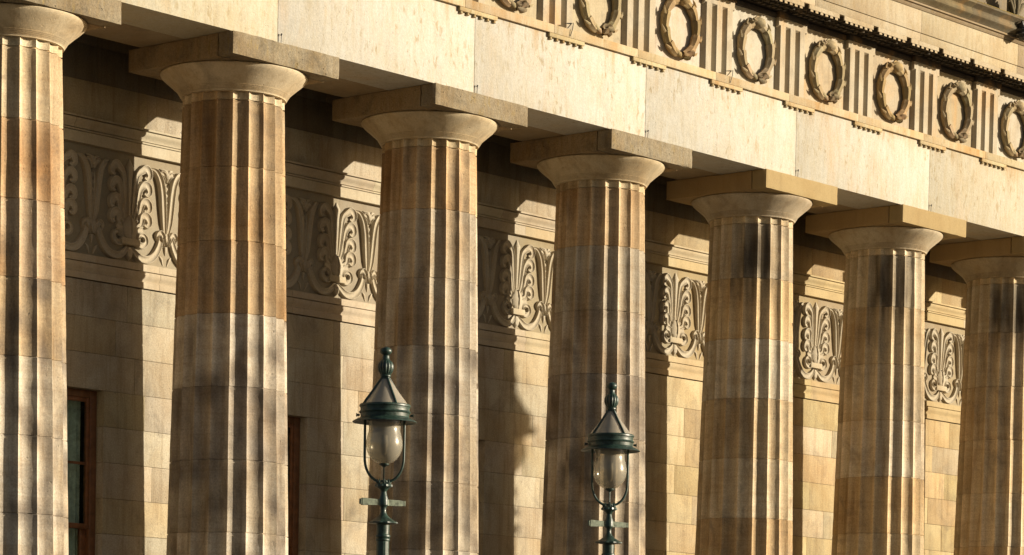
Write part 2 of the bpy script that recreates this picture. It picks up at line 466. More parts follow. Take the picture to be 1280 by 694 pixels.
# frieze: metope slabs, triglyphs, wreaths
YT = -.2225; YM = -.2035
XT = 2.3525; TW = .197
mb = MB(); mb.box(X0, X1, YM+.004, -.02, .3990, .7245, (.16, .14, .12)); ebuild(mb, 'frieze_core', M_frieze)
def tri_mesh():
    hw = (TW-3*.0345-2*.034)/2; f = .0345; v = .034; d = .020
    xs = [(0, d), (hw, 0), (hw+f, 0), (hw+f+v/2, d), (hw+f+v, 0), (hw+2*f+v, 0), (hw+2*f+1.5*v, d), (hw+2*f+2*v, 0), (hw+3*f+2*v, 0), (TW, d)]
    zb, zt = .3990, .6700
    mb = MB()
    vs = []; fs = []
    for x, y in xs:
        e = y*.55
        vs += [(x, YT+y, zb), (x, YT+y, zt-e), (x, YT, zt), (x, YT+.0, .7000)]
    for j in range(len(xs)-1):
        a = j*4; b = a+4
        fs += [(a, b, b+1, a+1), (a+1, b+1, b+2, a+2), (a+2, b+2, b+3, a+3)]
    n = len(xs)
    bk = len(vs); vs += [(0, YM+.01, zb), (0, YM+.01, .70), (TW, YM+.01, zb), (TW, YM+.01, .70)]
    fs += [(0, 1, 2, 3, bk+1, bk), ((n-1)*4, bk+2, bk+3, (n-1)*4+3, (n-1)*4+2, (n-1)*4+1)]
    mb.add(vs, fs, (1.0, .95, .85))
    # cap band, its dark colour holds the shade under the cornice
    mb.box(-.004, TW+.004, YT-.006, YM+.01, .7002, .7235, (.13, .115, .10), .0012)
    return mb
tri0 = None; rndm = random.Random(12)
metc = [(.90,.82,.66), (1.10,1.08,1.04), (.94,.87,.74), (1.08,1.05,1.0), (.98,.90,.76)]
def wreath_mesh(seed):
    rw = random.Random(seed); mb = MB()
    cx, cz = 0, 0; A, B = .1000, .1060
    base = [(1.0, .95, .82), (1.05, .90, .68), (.94, .90, .82)][seed % 3]
    # two bundles of laurel, each made of overlapping sheaths that grow towards the top
    for side in (-1, 1):
        nseg = 5; a0, a1 = R(-78), R(84)
        for s in range(nseg):
            t0 = a0+(a1-a0)*s/nseg; t1 = a0+(a1-a0)*(s+1.12)/nseg
            pts = []; rr = []
            for k in range(8):
                f = k/7; th = t0+(t1-t0)*f
                pts.append((side*A*math.cos(th), A*0+YM-.014-.003*f, cz+B*math.sin(th)))
                rr.append(.0138+.0060*f**.8 - (.003 if k == 7 else 0))
            # ribbed section
            P = [Vector(p) for p in pts]; n = 14; vs = []
            for ii, p in enumerate(P):
                tt = (P[min(ii+1, 7)]-P[max(ii-1, 0)]).normalized()
                a = Vector((0, -1, 0)); bb = tt.cross(a)
                for k in range(n):
                    an = 2*PI*k/n; r_ = rr[ii]*(1+(.07 if k % 2 else -.06))
                    vs.append(p+(a*math.cos(an)*.95+bb*math.sin(an)*1.05)*r_)
            fs = [(i2*n+k, i2*n+(k+1) % n, (i2+1)*n+(k+1) % n, (i2+1)*n+k) for i2 in range(7) for k in range(n)]
            fs.append(tuple(7*n+k for k in range(n)))
            mb.add(vs, fs, jit(base, .15, rw))
            # leaf tips standing off the rim
            for w in (.9,):
                th = t1; c = P[7]; out = Vector((side*math.cos(th)*A, 0, math.sin(th)*B)).normalized()
                tg = (P[7]-P[5]).normalized()
                st = c-tg*.020+out*w*.019+Vector((0, -.010 if w else -.020, 0)); en = c+tg*.010+out*w*.031+Vector((0, -.006 if w else -.022, 0))
                mb.tube([st, (st*.45+en*.55)+out*w*.002, en], [.0060, .0050, .0010], 6, jit(base, .10, rw))
    # tie at the top, ribbon ends at the bottom
    mb.tube([(-.028, YM-.02, .112), (-.010, YM-.030, .108), (.010, YM-.031, .107), (.026, YM-.021, .112)], [.012, .021, .021, .012], 10, jit(base, .1, rw))
    for q in range(7):
        a = (rw.uniform(-.002, .045), YM-.020-rw.uniform(0, .012), -.105+rw.uniform(-.012, .016))
        b2 = (a[0]+rw.uniform(.006, .030), YM-.016, a[2]+rw.uniform(-.012, .020))
        mb.tube([a, ((a[0]+b2[0])/2, a[1]-.008, (a[2]+b2[2])/2), b2], [.006, .012, .003], 7, jit(base, .2, rw))
    for q in range(3):
        a = (-.012-.012*q, YM-.022, -.108+.006*q)
        mb.tube([(a[0]-.014, a[1]+.006, a[2]+.012), a, (a[0]+.016, a[1], a[2]-.008)], [.008, .012, .003], 7, jit(base, .2, rw))
    # knot with leaves, top left
    for q in range(5):
        a = Vector((-.052+.014*q, YM-.024, .098+.006*q-.0012*q*q))
        b2 = a+Vector((rw.uniform(-.016, .006), -.006, rw.uniform(.010, .024)))
        mb.tube([a, (a+b2)/2+Vector((0, -.006, 0)), b2], [.007, .010, .002], 7, jit(base, .15, rw))
    return mb
wr = [None]*3
for k in range(-7, 15):
    x0 = XT+k*.5
    if x0 < X0 or x0+.5 > X1: continue
    if tri0 is None:
        mb = tri_mesh(); mb.v = [(x, y, z-T) for x, y, z in mb.v]
        tri0 = mb.build('triglyph', M_frieze, ent, smooth=20); tri0.location = (x0*K, 0, 0)
    else:
        o = dup(tri0, loc=(x0, 0, 0), parent=ent)
    # metope slab
    mb = MB(); mb.box(x0+TW+.001, x0+.4995, YM, YM+.02, .3988, .7000, jit(metc[(k*3) % 5], .06, rnd))
    mb.box(x0+TW+.005, x0+.4955, YM-.010, YM+.0155, .7002, .7180, (.13, .11, .095))  # metope cap, cornice shade put into its dark colour
    mt = ebuild(mb, 'metope', M_frieze, smooth=30)
    if k < -5 or k > 9: continue
    s = (k+3) % 3
    if wr[s] is None:
        mb = wreath_mesh(s); wr[s] = mb.build('wreath', M_wreath, mt, smooth=50)
        wr[s].location = ((x0+TW+.153)*K, 0, (.5405-T)*K)
    else:
        dup(wr[s], loc=(x0+TW+.153, 0, .5405-T), parent=mt)
# cornice: bed, mutules, corona, gutter
YC = -.3367
mb = MB(); mb.box(X0, X1, YT-.0105, -.02, .7246, .7464, (.7, .66, .6), .001); ebuild(mb, 'bed_mould', M_soffit_shade, smooth=40)
mb = MB()
for i in range(-2, 12):
    a = X0+i*.78+.08
    if a+.78 < X0 or a > X1: continue
    c = jit((1, .95, .82), .1, rnd)
    a_, b_ = max(X0, a), min(X1, a+.78)
    mb.box(a_+.0006, b_-.0006, YC, YC+.03, .7456, .7782, c, .0012)
    mb.box(a_+.0006, b_-.0006, YC-.0035, YC+.03, .7796, .8720, c, .0012)
ebuild(mb, 'corona', M_corona, smooth=40)
mb = MB(); mb.box(X0, X1, YC+.0305, -.02, .7466, .95, (1, 1, 1)); mb.box(X0, X1, YC+.004, YC+.03, .7778, .7800, (1, 1, 1)); ebuild(mb, 'corona_soffit', M_soffit_shade)
# mutules (underside carries three rows of drops)
XMU = 3.8632; MG = .036
mu0 = None; gu0 = None
def drops_mesh(mw):
    """one carved underside: a sheet that steps down into three rows of six drops"""
    pit = (mw-.004)/6; xs = [0.002]; 
    for a in range(6): xs += [.002+a*pit+pit*.26, .002+a*pit+pit*.80]
    xs.append(mw-.002)
    ys = [YC+.0004, YC+.0012, YC+.020, YC+.038, YC+.056, YC+.074, YC+.092, YT-.016]
    zh = lambda i, j: .7185 if (i % 2 == 1 and j % 2 == 1) else .7272
    mb = MB(); nx, ny = len(xs)-1, len(ys)-1
    c = lambda j: (1, .9, .74) if j <= 1 else (.12, .11, .10)  # front faces pale as if sunlit, the rest coloured as shade
    for i in range(nx):
        for j in range(ny):
            z = zh(i, j); mb.add([(xs[i], ys[j], z), (xs[i+1], ys[j], z), (xs[i+1], ys[j+1], z), (xs[i], ys[j+1], z)], [(0, 1, 2, 3)], c(5))
            if i+1 < nx and zh(i+1, j) != z: z2 = zh(i+1, j); mb.add([(xs[i+1], ys[j], z), (xs[i+1], ys[j+1], z), (xs[i+1], ys[j+1], z2), (xs[i+1], ys[j], z2)], [(0, 1, 2, 3)], c(5))
            if j+1 < ny and zh(i, j+1) != z: z2 = zh(i, j+1); mb.add([(xs[i], ys[j+1], z), (xs[i+1], ys[j+1], z), (xs[i+1], ys[j+1], z2), (xs[i], ys[j+1], z2)], [(0, 1, 2, 3)], c(0 if j == 0 else 5))
    # weld so the sheet is one piece
    key = {}; nv = []; mp = []
    for v in mb.v:
        k_ = tuple(round(q, 6) for q in v)
        if k_ not in key: key[k_] = len(nv); nv.append(v)
        mp.append(key[k_])
    mb.v = nv; mb.f = [tuple(mp[i] for i in f) for f in mb.f]
    return mb
for k in range(-21, 24):
    x0 = XMU+MG+k*.25; mw = .25-MG
    if x0 < X0 or x0+mw > X1: continue
    if mu0 is None:
        mb = MB(); mb.box(0, mw, YC-.0005, YC+.006, .7275, .7454, (1, .93, .8)); mb.box(0, mw, YC+.0062, YT-.014, .7277, .7454, (.13, .12, .11))  # pale lit front; soffit shade put into the rear part's colour
        mb.v = [(x, y, z-T) for x, y, z in mb.v]; mu0 = mb.build('mutule', M_corona, ent); mu0.location = (x0*K, 0, 0)
        mb = drops_mesh(mw)
        mb.v = [(x, y, z-T) for x, y, z in mb.v]; gu0 = mb.build('drops', M_corona, mu0)
    else:
        m2 = dup(mu0, loc=(x0, 0, 0), parent=ent); dup(gu0, parent=m2)
# small moulding + cyma gutter
prof = [(YC+.03, .8965), (YC-.020, .8965), (YC-.021, .8885), (YC-.012, .8865), (YC-.010, .8800), (YC-.005, .8735), (YC+.03, .8725)]
mb = MB()
for i in range(-2, 14):
    a = X0+i*.62+.2; a_, b_ = max(X0, a), min(X1, a+.62)
    if b_ <= a_: continue
    mb.extrude_x(prof, a_+.0005, b_-.0005, jit((.62, .54, .42), .1, rnd))
ebuild(mb, 'cornice_fillet', M_corona, smooth=30)
cy = [(YC+.12, .9660), (-.404, .9660), (-.4045, .9570)]
for q in range(9):
    f = q/8; cy.append((-.4025+.040*f+.012*math.sin(f*2*PI), .9555-.0545*f))
cy += [(-.3595, .8970), (YC+.03, .8968)]
mb = MB()
for i in range(-2, 12):
    a = X0+i*.9+.35; a_, b_ = max(X0, a), min(X1, a+.9)
    if b_ <= a_: continue
    mb.extrude_x(cy, a_+.0006, b_-.0006, jit((1, 1, 1), .15, rnd))
ebuild(mb, 'gutter_mould', M_sima, smooth=30)
mb = MB(); mb.box(X0, X1, -.405, -.24, .9662, .9685, (1.5, 1.3, .5)); ebuild(mb, 'lichen_edge', M_sima)
mb = MB()
for i in range(-2, 12):
    a = X0+i*.8+.1; a_, b_ = max(X0, a), min(X1, a+.8)
    if b_ <= a_: continue
    mb.box(a_+.0006, b_-.0006, -.27, .3, .9690, 1.16, jit((.48, .45, .40), .08, rnd), .0015)
ebuild(mb, 'parapet', M_corona, smooth=40)
# lion mask spouts on the gutter, every second bay
lion0 = None
def lion_mesh():
    bm = bmesh.new(); bmesh.ops.create_icosphere(bm, subdivisions=4, radius=1)
    for v in bm.verts:
        x, y, z = v.co
        n = noise.noise(Vector((x*3, y*3, z*3)))
        r = 1+.12*n
        ang = math.atan2(z, x); rr = math.hypot(x, z)
        if y > -.55: r += .16*math.sin(ang*11)*min(1, rr)            # mane locks
        v.co = Vector((x*r*.036, y*r*.030, z*r*.034))
        if y < -.5: v.co.y -= .010*(1-min(1, math.hypot(x, (z+.25))/.6)) # muzzle
        for ex in (-.34, .34):
            d = math.hypot(x-ex, z-.28)
            if y < -.4 and d < .2: v.co.y += .007*(1-d/.2)
        if y < -.4 and abs(x) < .32 and -.62 < z < -.40: v.co.y += .014
    mb = MB(); bm.verts.index_update()
    mb.add([tuple(v.co) for v in bm.verts], [tuple(v.index for v in f.verts) for f in bm.faces], (1, 1, 1)); bm.free()
    for sx in (-1, 1):
        mb.tube([(sx*.022, -.008, .026), (sx*.030, -.012, .040)], [.009, .004], 8, (1, 1, 1))
    return mb
mb = lion_mesh(); l0 = mb.build('lion_mask', M_bronze, ent, smooth=60); l0.location = (5.452*K, -.392*K, (.912-T)*K)
for dx in (-2, 2): dup(l0, loc=(5.452+dx, -.392, .912-T), parent=ent)
# antefix standing on the gutter
def antefix_mesh():
    mb = MB()
    mb.box(-.030, .030, -.030, .030, 0, .014, (1, 1, 1), .002)
    for s in (-1, 1):
        mb.tube([(s*.006, -.012, .014), (s*.026, -.020, .012), (s*.034, -.028, .003)], [.010, .008, .004], 8)
        for q, (w, h) in enumerate(((.014, .120), (.034, .105), (.050, .078))):
            mb.tube([(s*.004, 0, .015), (s*w*.55, -.004, h*.55), (s*w*.95, -.004, h*.9), (s*(w+.010), -.006, h), (s*(w+.014), -.004, h-.012)], [.009, .010, .011, .008, .003], 8)
    mb.tube([(0, -.006, .012), (0, -.012, .06), (0, -.010, .125), (0, -.004, .142)], [.014, .011, .012, .003], 8)
    mb.box(-.045, .045, .004, .016, .010, .095, (1, 1, 1), .003)
    return mb
a0 = antefix_mesh().build('antefix', M_sima, ent, smooth=50); a0.location = (5.455*K, -.345*K, (.9686-T)*K)
for dx in (-1, 1, 2): dup(a0, loc=(5.455+dx, -.345, .9686-T), parent=ent)
# little iron pins left in the architrave above each abacus, and brackets on the taenia
for i in range(0, 8):
    mb = MB(); mb.tube([(i+.0-.02, YA-.006, T+.0002), (i-.02, YA-.007, T+.024)], .0011, 6); mb.tube([(i-.0215, YA-.007, T+.024), (i-.0185, YA-.007, T+.030)], .0030, 6)
    ebuild(mb, 'iron_pin', M_bronze, smooth=50)
for k in (0, 2):
    x = XT+k*.5+.135
    mb = MB(); mb.tube([(x, YT-.012, .3986), (x+.006, YT-.030, .418), (x+.018, YT-.03, .424), (x+.010, YT-.034, .402), (x+.002, YT-.030, .372)], .0016, 6)
    mb.tube([(x-.02, YT-.02, .416), (x+.006, YT-.03, .419)], [.001, .003], 6)
    ebuild(mb, 'iron_bracket', M_bronze, smooth=50)

# ------------------------------------------------------------------ rear wall
wall = thing('rear_wall', 'sandstone ashlar wall with carved palmette frieze behind the columns', 'wall', (0, D, ZS))
def wbuild(mb, name, mat, parent=None, **kw):
    mb.v = [(x*WK+.0218, y-D, z*WK+.0076-ZS) for x, y, z in mb.v]     # x and z scaled about the camera to suit the refitted wall depth
    return mb.build(name, mat, parent or wall, **kw)
WK = 1.0034  # wall enlargement about the camera position
def wcol(x, rnd):
    f = max(0, min(1, (x-2.6)/1.6))
    a = jit((1.04, 1.02, .98), .06, rnd); b = jit((1.08, .95, .68), .09, rnd)
    if rnd.random() < .22: b = jit((1.10, 1.03, .90), .06, rnd)
    if rnd.random() < .25: a = jit((1.0, .93, .80), .07, rnd)
    return tuple(p*(1-f)+q*f for p, q in zip(a, b))
rnd = random.Random(21)
mb = MB(); mo = MB()
H = .1218
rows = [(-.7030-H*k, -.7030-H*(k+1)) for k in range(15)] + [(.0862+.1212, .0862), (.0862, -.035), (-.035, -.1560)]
for ri, (zt, zb) in enumerate(rows):
    z_low = -1.0684
    segs = []
    if zb < z_low-.01 and zb > ZS-.2 and zt > -2.30:
        for i in range(-2, 10): segs.append((i+.7301-0, i+1.2799))
    else: segs = [(X0, X1)]
    for a, b in segs:
        x = a; edges = [a]
        if b-a < .6:
            edges += [a+(.21 if ri % 2 else .335)+rnd.uniform(-.02, .02), b]
        else:
            x = a+rnd.uniform(.1, .4)
            while x < b-.15: edges.append(x); x += rnd.uniform(.26, .46)
            edges.append(b)
        for e0, e1 in zip(edges, edges[1:]):
            dy = rnd.uniform(-.0006, .0006)
            mb.box(e0+.0006, e1-.0006, D+dy, D+.085, zb+.0006, zt-.0006, tuple(q*(.38 if zb > -.04 else 1) for q in wcol(e0, rnd)), .0009)  # top courses darkened: portico shade put into the block colour
        mo.box(a+.004, b-.004, D+.003, D+.08, zb-.0002, zt-.0006)
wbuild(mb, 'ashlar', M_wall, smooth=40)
wbuild(mo, 'mortar', M_mortar)
# mouldings
def strip(name, prof, xstart, L, colf, mat=M_carve):
    mb = MB(); x = X0; i = 0
    while x < X1:
        b = min(X1, (xstart if i == 0 else x+L))
        mb.extrude_x(prof, x+.0005, b-.0005, colf(x)); x = b; i += 1
    return wbuild(mb, name, mat, smooth=30)
cf = lambda x: wcol(x, rnd)
strip('cornice_moulding', [(D+.02, -.1568), (D-.018, -.1570), (D-.0185, -.1635), (D-.006, -.1642), (D-.006, -.1668), (D-.0150, -.1672), (D-.0155, -.1720), (D-.013, -.1790), (D-.007, -.1850), (D-.003, -.1930), (D-.0025, -.1975), (D+.004, -.1980), (D+.004, -.2005), (D-.006, -.2010), (D-.006, -.2065), (D+.03, -.2082)], -.9, .74, cf)
strip('fascia', [(D+.03, -.2084), (D-.0035, -.2086), (D-.0035, -.2455), (D+.03, -.2457)], -1.1, .81, cf)
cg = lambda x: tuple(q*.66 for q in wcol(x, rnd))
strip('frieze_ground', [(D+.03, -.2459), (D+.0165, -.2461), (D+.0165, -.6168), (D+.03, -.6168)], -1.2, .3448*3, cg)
strip('string_course', [(D+.03, -.6170), (D-.004, -.6171), (D-.004, -.6410), (D+.006, -.6415), (D+.006, -.6448), (D-.009, -.6452), (D-.0095, -.6560), (D-.007, -.6640), (D-.002, -.6700), (D-.0005, -.6760), (D-.0045, -.6790), (D-.0045, -.6995), (D+.03, -.7012)], -1.0, .66, cf)

# carved palmette and lotus frieze -------------------------------------------------
P_ = 1.03437/3; PH = .369
YF = D+.0165                                             # ground of the relief
def cat(pts, n=6):
    pts = [Vector(p) for p in pts]; out = []
    q = [pts[0]*2-pts[1]]+pts+[pts[-1]*2-pts[-2]]
    for i in range(1, len(q)-2):
        for k in range(n):
            t = k/n; a, b, c, d = q[i-1], q[i], q[i+1], q[i+2]
            out.append(.5*((2*b)+(c-a)*t+(2*a-5*b+4*c-d)*t*t+(-a+3*b-3*c+d)*t*t*t))
    out.append(pts[-1]); return out
CONVEX = [(-1, 0), (-.96, .55), (-.7, .88), (0, 1), (.7, .88), (.96, .55), (1, 0)]
CHANNEL = [(-1, 0), (-.97, .72), (-.86, .96), (-.72, 1), (-.50, .74), (-.2, .60), (.2, .60), (.50, .74), (.72, 1), (.86, .96), (.97, .72), (1, 0)]
def ribbon(mb, pts, w, h, prof=CONVEX, n=6, base=0., col=(1, 1, 1), mir=1):
    """pts: (x, zdown) in bays from the panel's top centre; w,h: numbers or lists along the path"""
    P = cat([(x, z, 0) for x, z in pts], n); m = len(P); k = len(prof)
    def at(v, f):
        if not isinstance(v, (list, tuple)): return v
        g = f*(len(v)-1); i = min(int(g), len(v)-2); return v[i]+(v[i+1]-v[i])*(g-i)
    vs = []
    for i, p in enumerate(P):
        f = i/(m-1); t = (P[min(i+1, m-1)]-P[max(i-1, 0)]).normalized(); nn = Vector((-t.y, t.x, 0))
        ww = at(w, f); hh = at(h, f)*.80
        for a, b in prof:
            q = p+nn*a*ww
            vs.append((mir*q.x, YF+.001-base-b*hh, -q.y))
    fs = [(i*k+j, i*k+j+1, (i+1)*k+j+1, (i+1)*k+j) for i in range(m-1) for j in range(k-1)]
    fs += [tuple(range(k)), tuple((m-1)*k+j for j in range(k-1, -1, -1))]
    mb.add(vs, fs, col)
def palmette():
    mb = MB()
    # central leaf
    ribbon(mb, [(0, .236), (0, .15), (0, .08), (0, .045), (0, .018)], [.005, .007, .010, .0155, .002], [.008, .012, .015, .018, .006], CONVEX)
    for s in (-1, 1):
        # side leaves with hooked heads
        for (zc, xb, zb, x1, z1) in ((.064, .010, .232, .024, .120), (.119, .018, .236, .036, .170), (.177, .024, .240, .042, .212), (.226, .030, .248, .044, .240)):
            xc = .066
            ribbon(mb, [(xb, zb), (x1*.75, (z1+zb)/2), (x1, z1), (x1+.008, zc+.006), (xc-.010, zc-.016), (xc+.004, zc-.022), (xc+.017, zc-.014), (xc+.021, zc+.000), (xc+.014, zc+.009), (xc+.004, zc+.006)],
                   [.0045, .0070, .0090, .0105, .0140, .0165, .0160, .0135, .0110, .007], [.008, .010, .012, .015, .020, .023, .022, .020, .018, .014], CHANNEL, 5, mir=s)
            # slim companion stem
            ribbon(mb, [(xb+.006, zb+.002), (x1+.006, (z1+zb)/2+.012), (x1+.014, z1+.006), (x1+.019, zc+.020)], [.003, .0042, .0050, .002], [.007, .010, .011, .004], CONVEX, 4, mir=s)
        # volute beside the bud
        pts = []
        for k in range(15):
            a = -PI*.55+k*PI*2.6/14; r = .034*(1-k/14*.72)
            pts.append((.056-r*math.cos(a)*1.05, .284+r*math.sin(a)*.95))
        ribbon(mb, pts, [.012, .013, .0115, .009, .007, .005], [.015, .018, .018, .017, .016, .014], CHANNEL, 3, mir=s)
        # sweeping stalk under the tie that rises to the lotus
        ribbon(mb, [(.010, .318), (.024, .334), (.048, .350), (.082, .352), (.112, .336), (.134, .306), (.147, .272), (.152, .252)],
               [.006, .011, .0140, .0150, .0145, .013, .011, .008], [.010, .016, .019, .020, .019, .018, .015, .010], CHANNEL, 5, mir=s)
        # pendant leaf
        ribbon(mb, [(.146, .330), (.155, .340), (.164, .362)], [.002, .005, .002], [.005, .010, .004], CONVEX, 5, mir=s)
    # bud
    ribbon(mb, [(0, .208), (0, .225), (0, .250), (0, .280), (0, .306)], [.003, .022, .033, .028, .008], [.010, .020, .026, .024, .012], CONVEX)
    ribbon(mb, [(0, .214), (0, .240), (0, .270), (0, .300)], [.001, .004, .004, .001], [.021, .030, .030, .018], CONVEX)
    # drop under the tie
    ribbon(mb, [(0, .318), (0, .334), (0, .352), (0, .364)], [.006, .016, .012, .002], [.012, .020, .016, .005], CONVEX)
    # tie
    mb.box(-.043, .043, YF-.016, YF, -.312, -.289, (1.05, 1.02, .95), .002)
    return mb
def lotus():
    mb = MB()
    for s in (-1, 1):
        ribbon(mb, [(.007, .252), (.013, .215), (.018, .165), (.023, .115), (.033, .072), (.052, .043), (.074, .034)],
               [.007, .0115, .0130, .0135, .0130, .0105, .003], [.012, .018, .021, .023, .023, .021, .010], CHANNEL, 6, mir=s)
        ribbon(mb, [(.003, .250), (.004, .19), (.007, .12), (.012, .080)], [.003, .004, .004, .002], [.010, .015, .014, .006], CONVEX, 5, mir=s)
        # calyx petals
        ribbon(mb, [(.006, .292), (.016, .268), (.030, .252), (.044, .262), (.042, .280)], [.007, .011, .011, .008, .003], [.016, .022, .022, .018, .010], CHANNEL, 5, mir=s)
        # bell flower at the top
        ribbon(mb, [(.004, .072), (.012, .052), (.026, .044), (.034, .050)], [.005, .009, .009, .003], [.014, .019, .019, .010], CHANNEL, 5, mir=s)
        ribbon(mb, [(.002, .048), (.012, .034), (.030, .030)], [.004, .006, .002], [.016, .018, .008], CONVEX, 5, mir=s)
    ribbon(mb, [(0, .292), (0, .272), (0, .250)], [.004, .016, .010], [.020, .027, .018], CHANNEL)
    ribbon(mb, [(0, .060), (0, .050), (0, .030)], [.004, .012, .008], [.016, .022, .010], CONVEX)
    # beaded thread between the leaves
    for k in range(6):
        z = .085+k*.024
        ribbon(mb, [(0, z), (0, z+.010), (0, z+.021)], [.0015, .0055, .0015], [.006, .013, .006], CONVEX)
    ribbon(mb, [(0, .296), (0, .312), (0, .326)], [.008, .005, .001], [.012, .010, .004], CONVEX)
    return mb
XS = .8498; pal0 = lot0 = None
zoff = -.2475
for n in range(-3, 22):
    x = XS+n*P_
    for kind in (0, 1):
        xx = x+(P_/2 if kind else 0)
        src = lot0 if kind else pal0
        loc = (xx*WK+.0218, -D, zoff*WK+.0076-ZS)  # carvings scaled about the camera like the wall meshes
        if src is None:
            mbx = lotus() if kind else palmette()
            src = mbx.build('carved_lotus' if kind else 'carved_palmette', M_carve, wall, smooth=40)
            src.location = Vector(loc)*K
            if kind: lot0 = src
            else: pal0 = src
        else: dup(src, loc=loc, parent=wall)

# windows
win0 = None
def window(i):
    t = bpy.data.objects.new('window', None)
    return t
ZT = -1.0684; ZB = -2.2860
def add_window(i):
    x0, x1 = i+.2799, i+.7301
    mb = MB(); yf = D+.034
    mb.box(x0+.0005, x0+.030, yf, yf+.03, ZB, ZT-.0005, (1, 1, 1), .002)
    mb.box(x1-.030, x1-.0005, yf, yf+.03, ZB, ZT-.0005, (1, 1, 1), .002)
    mb.box(x0+.0302, x1-.0302, yf, yf+.03, ZT-.026, ZT-.0005, (.9, .9, .9), .002)
    mb.box(x0+.0302, x1-.0302, yf-.004, yf+.03, ZB, ZB+.02, (1, 1, 1), .002)
    w = wbuild(mb, 'window', M_wood, smooth=40)
    def sash(z0, z1, y, st):
        mb = MB()
        a, b = x0+.0305, x1-.0305
        mb.box(a, a+st, y, y+.014, z0, z1, (1.2, 1.1, 1), .0015); mb.box(b-st, b, y, y+.014, z0, z1, (1.2, 1.1, 1), .0015)
        mb.box(a+st+.0002, b-st-.0002, y, y+.014, z1-.014, z1, (1.1, 1, 1), .0015); mb.box(a+st+.0002, b-st-.0002, y, y+.014, z0, z0+.018, (1.2, 1.1, 1), .0015)
        zm = (z0+z1)/2
        mb.box(a+st+.0002, b-st-.0002, y+.001, y+.012, zm-.0045, zm+.0045, (1, .9, .8), .001)
        s = wbuild(mb, 'sash', M_wood, w, smooth=40)
        mb = MB(); mb.box(a+st, b-st, y+.006, y+.007, z0+.01, z1-.01); wbuild(mb, 'pane', M_pane, w)
    sash(-1.5420, ZT-.0265, yf+.004, .012)
    sash(-2.020, -1.5240, yf+.0185, .024)
    # curtain
    mb = MB(); n = 120; vs = []; fs = []
    for k in range(n+1):
        x = x0+.03+(x1-x0-.06)*k/n; y = yf+.052+.006*math.sin(k*1.1)+.003*math.sin(k*2.7+i)
        vs += [(x, y, ZT-.005), (x, y+.002, ZB)]
    fs = [(2*k, 2*k+1, 2*k+3, 2*k+2) for k in range(n)]
    mb.add(vs, fs); wbuild(mb, 'curtain', M_curtain, w, smooth=80)
    mb = MB(); mb.box(x0-.02, x1+.02, D+.104, D+.11, ZB-.02, ZT+.02); wbuild(mb, 'dark_lining', M_dark, w)
for i in range(-1, 8): add_window(i)

# steps the columns stand on
mb = MB()
for k, (y0, z1) in enumerate(((-.36, ZS), (-.47, ZS-.055), (-.58, ZS-.11))):
    mb.box(X0, X1, y0, D+.1 if k == 0 else -.3, z1-.056 if k < 2 else GZ-.02, z1-.0005*0, jit((1, .95, .9), .05), .001)
o = mb.build('steps', M_pave); tag(o, 'broad stone steps running under the whole row of columns', 'steps')

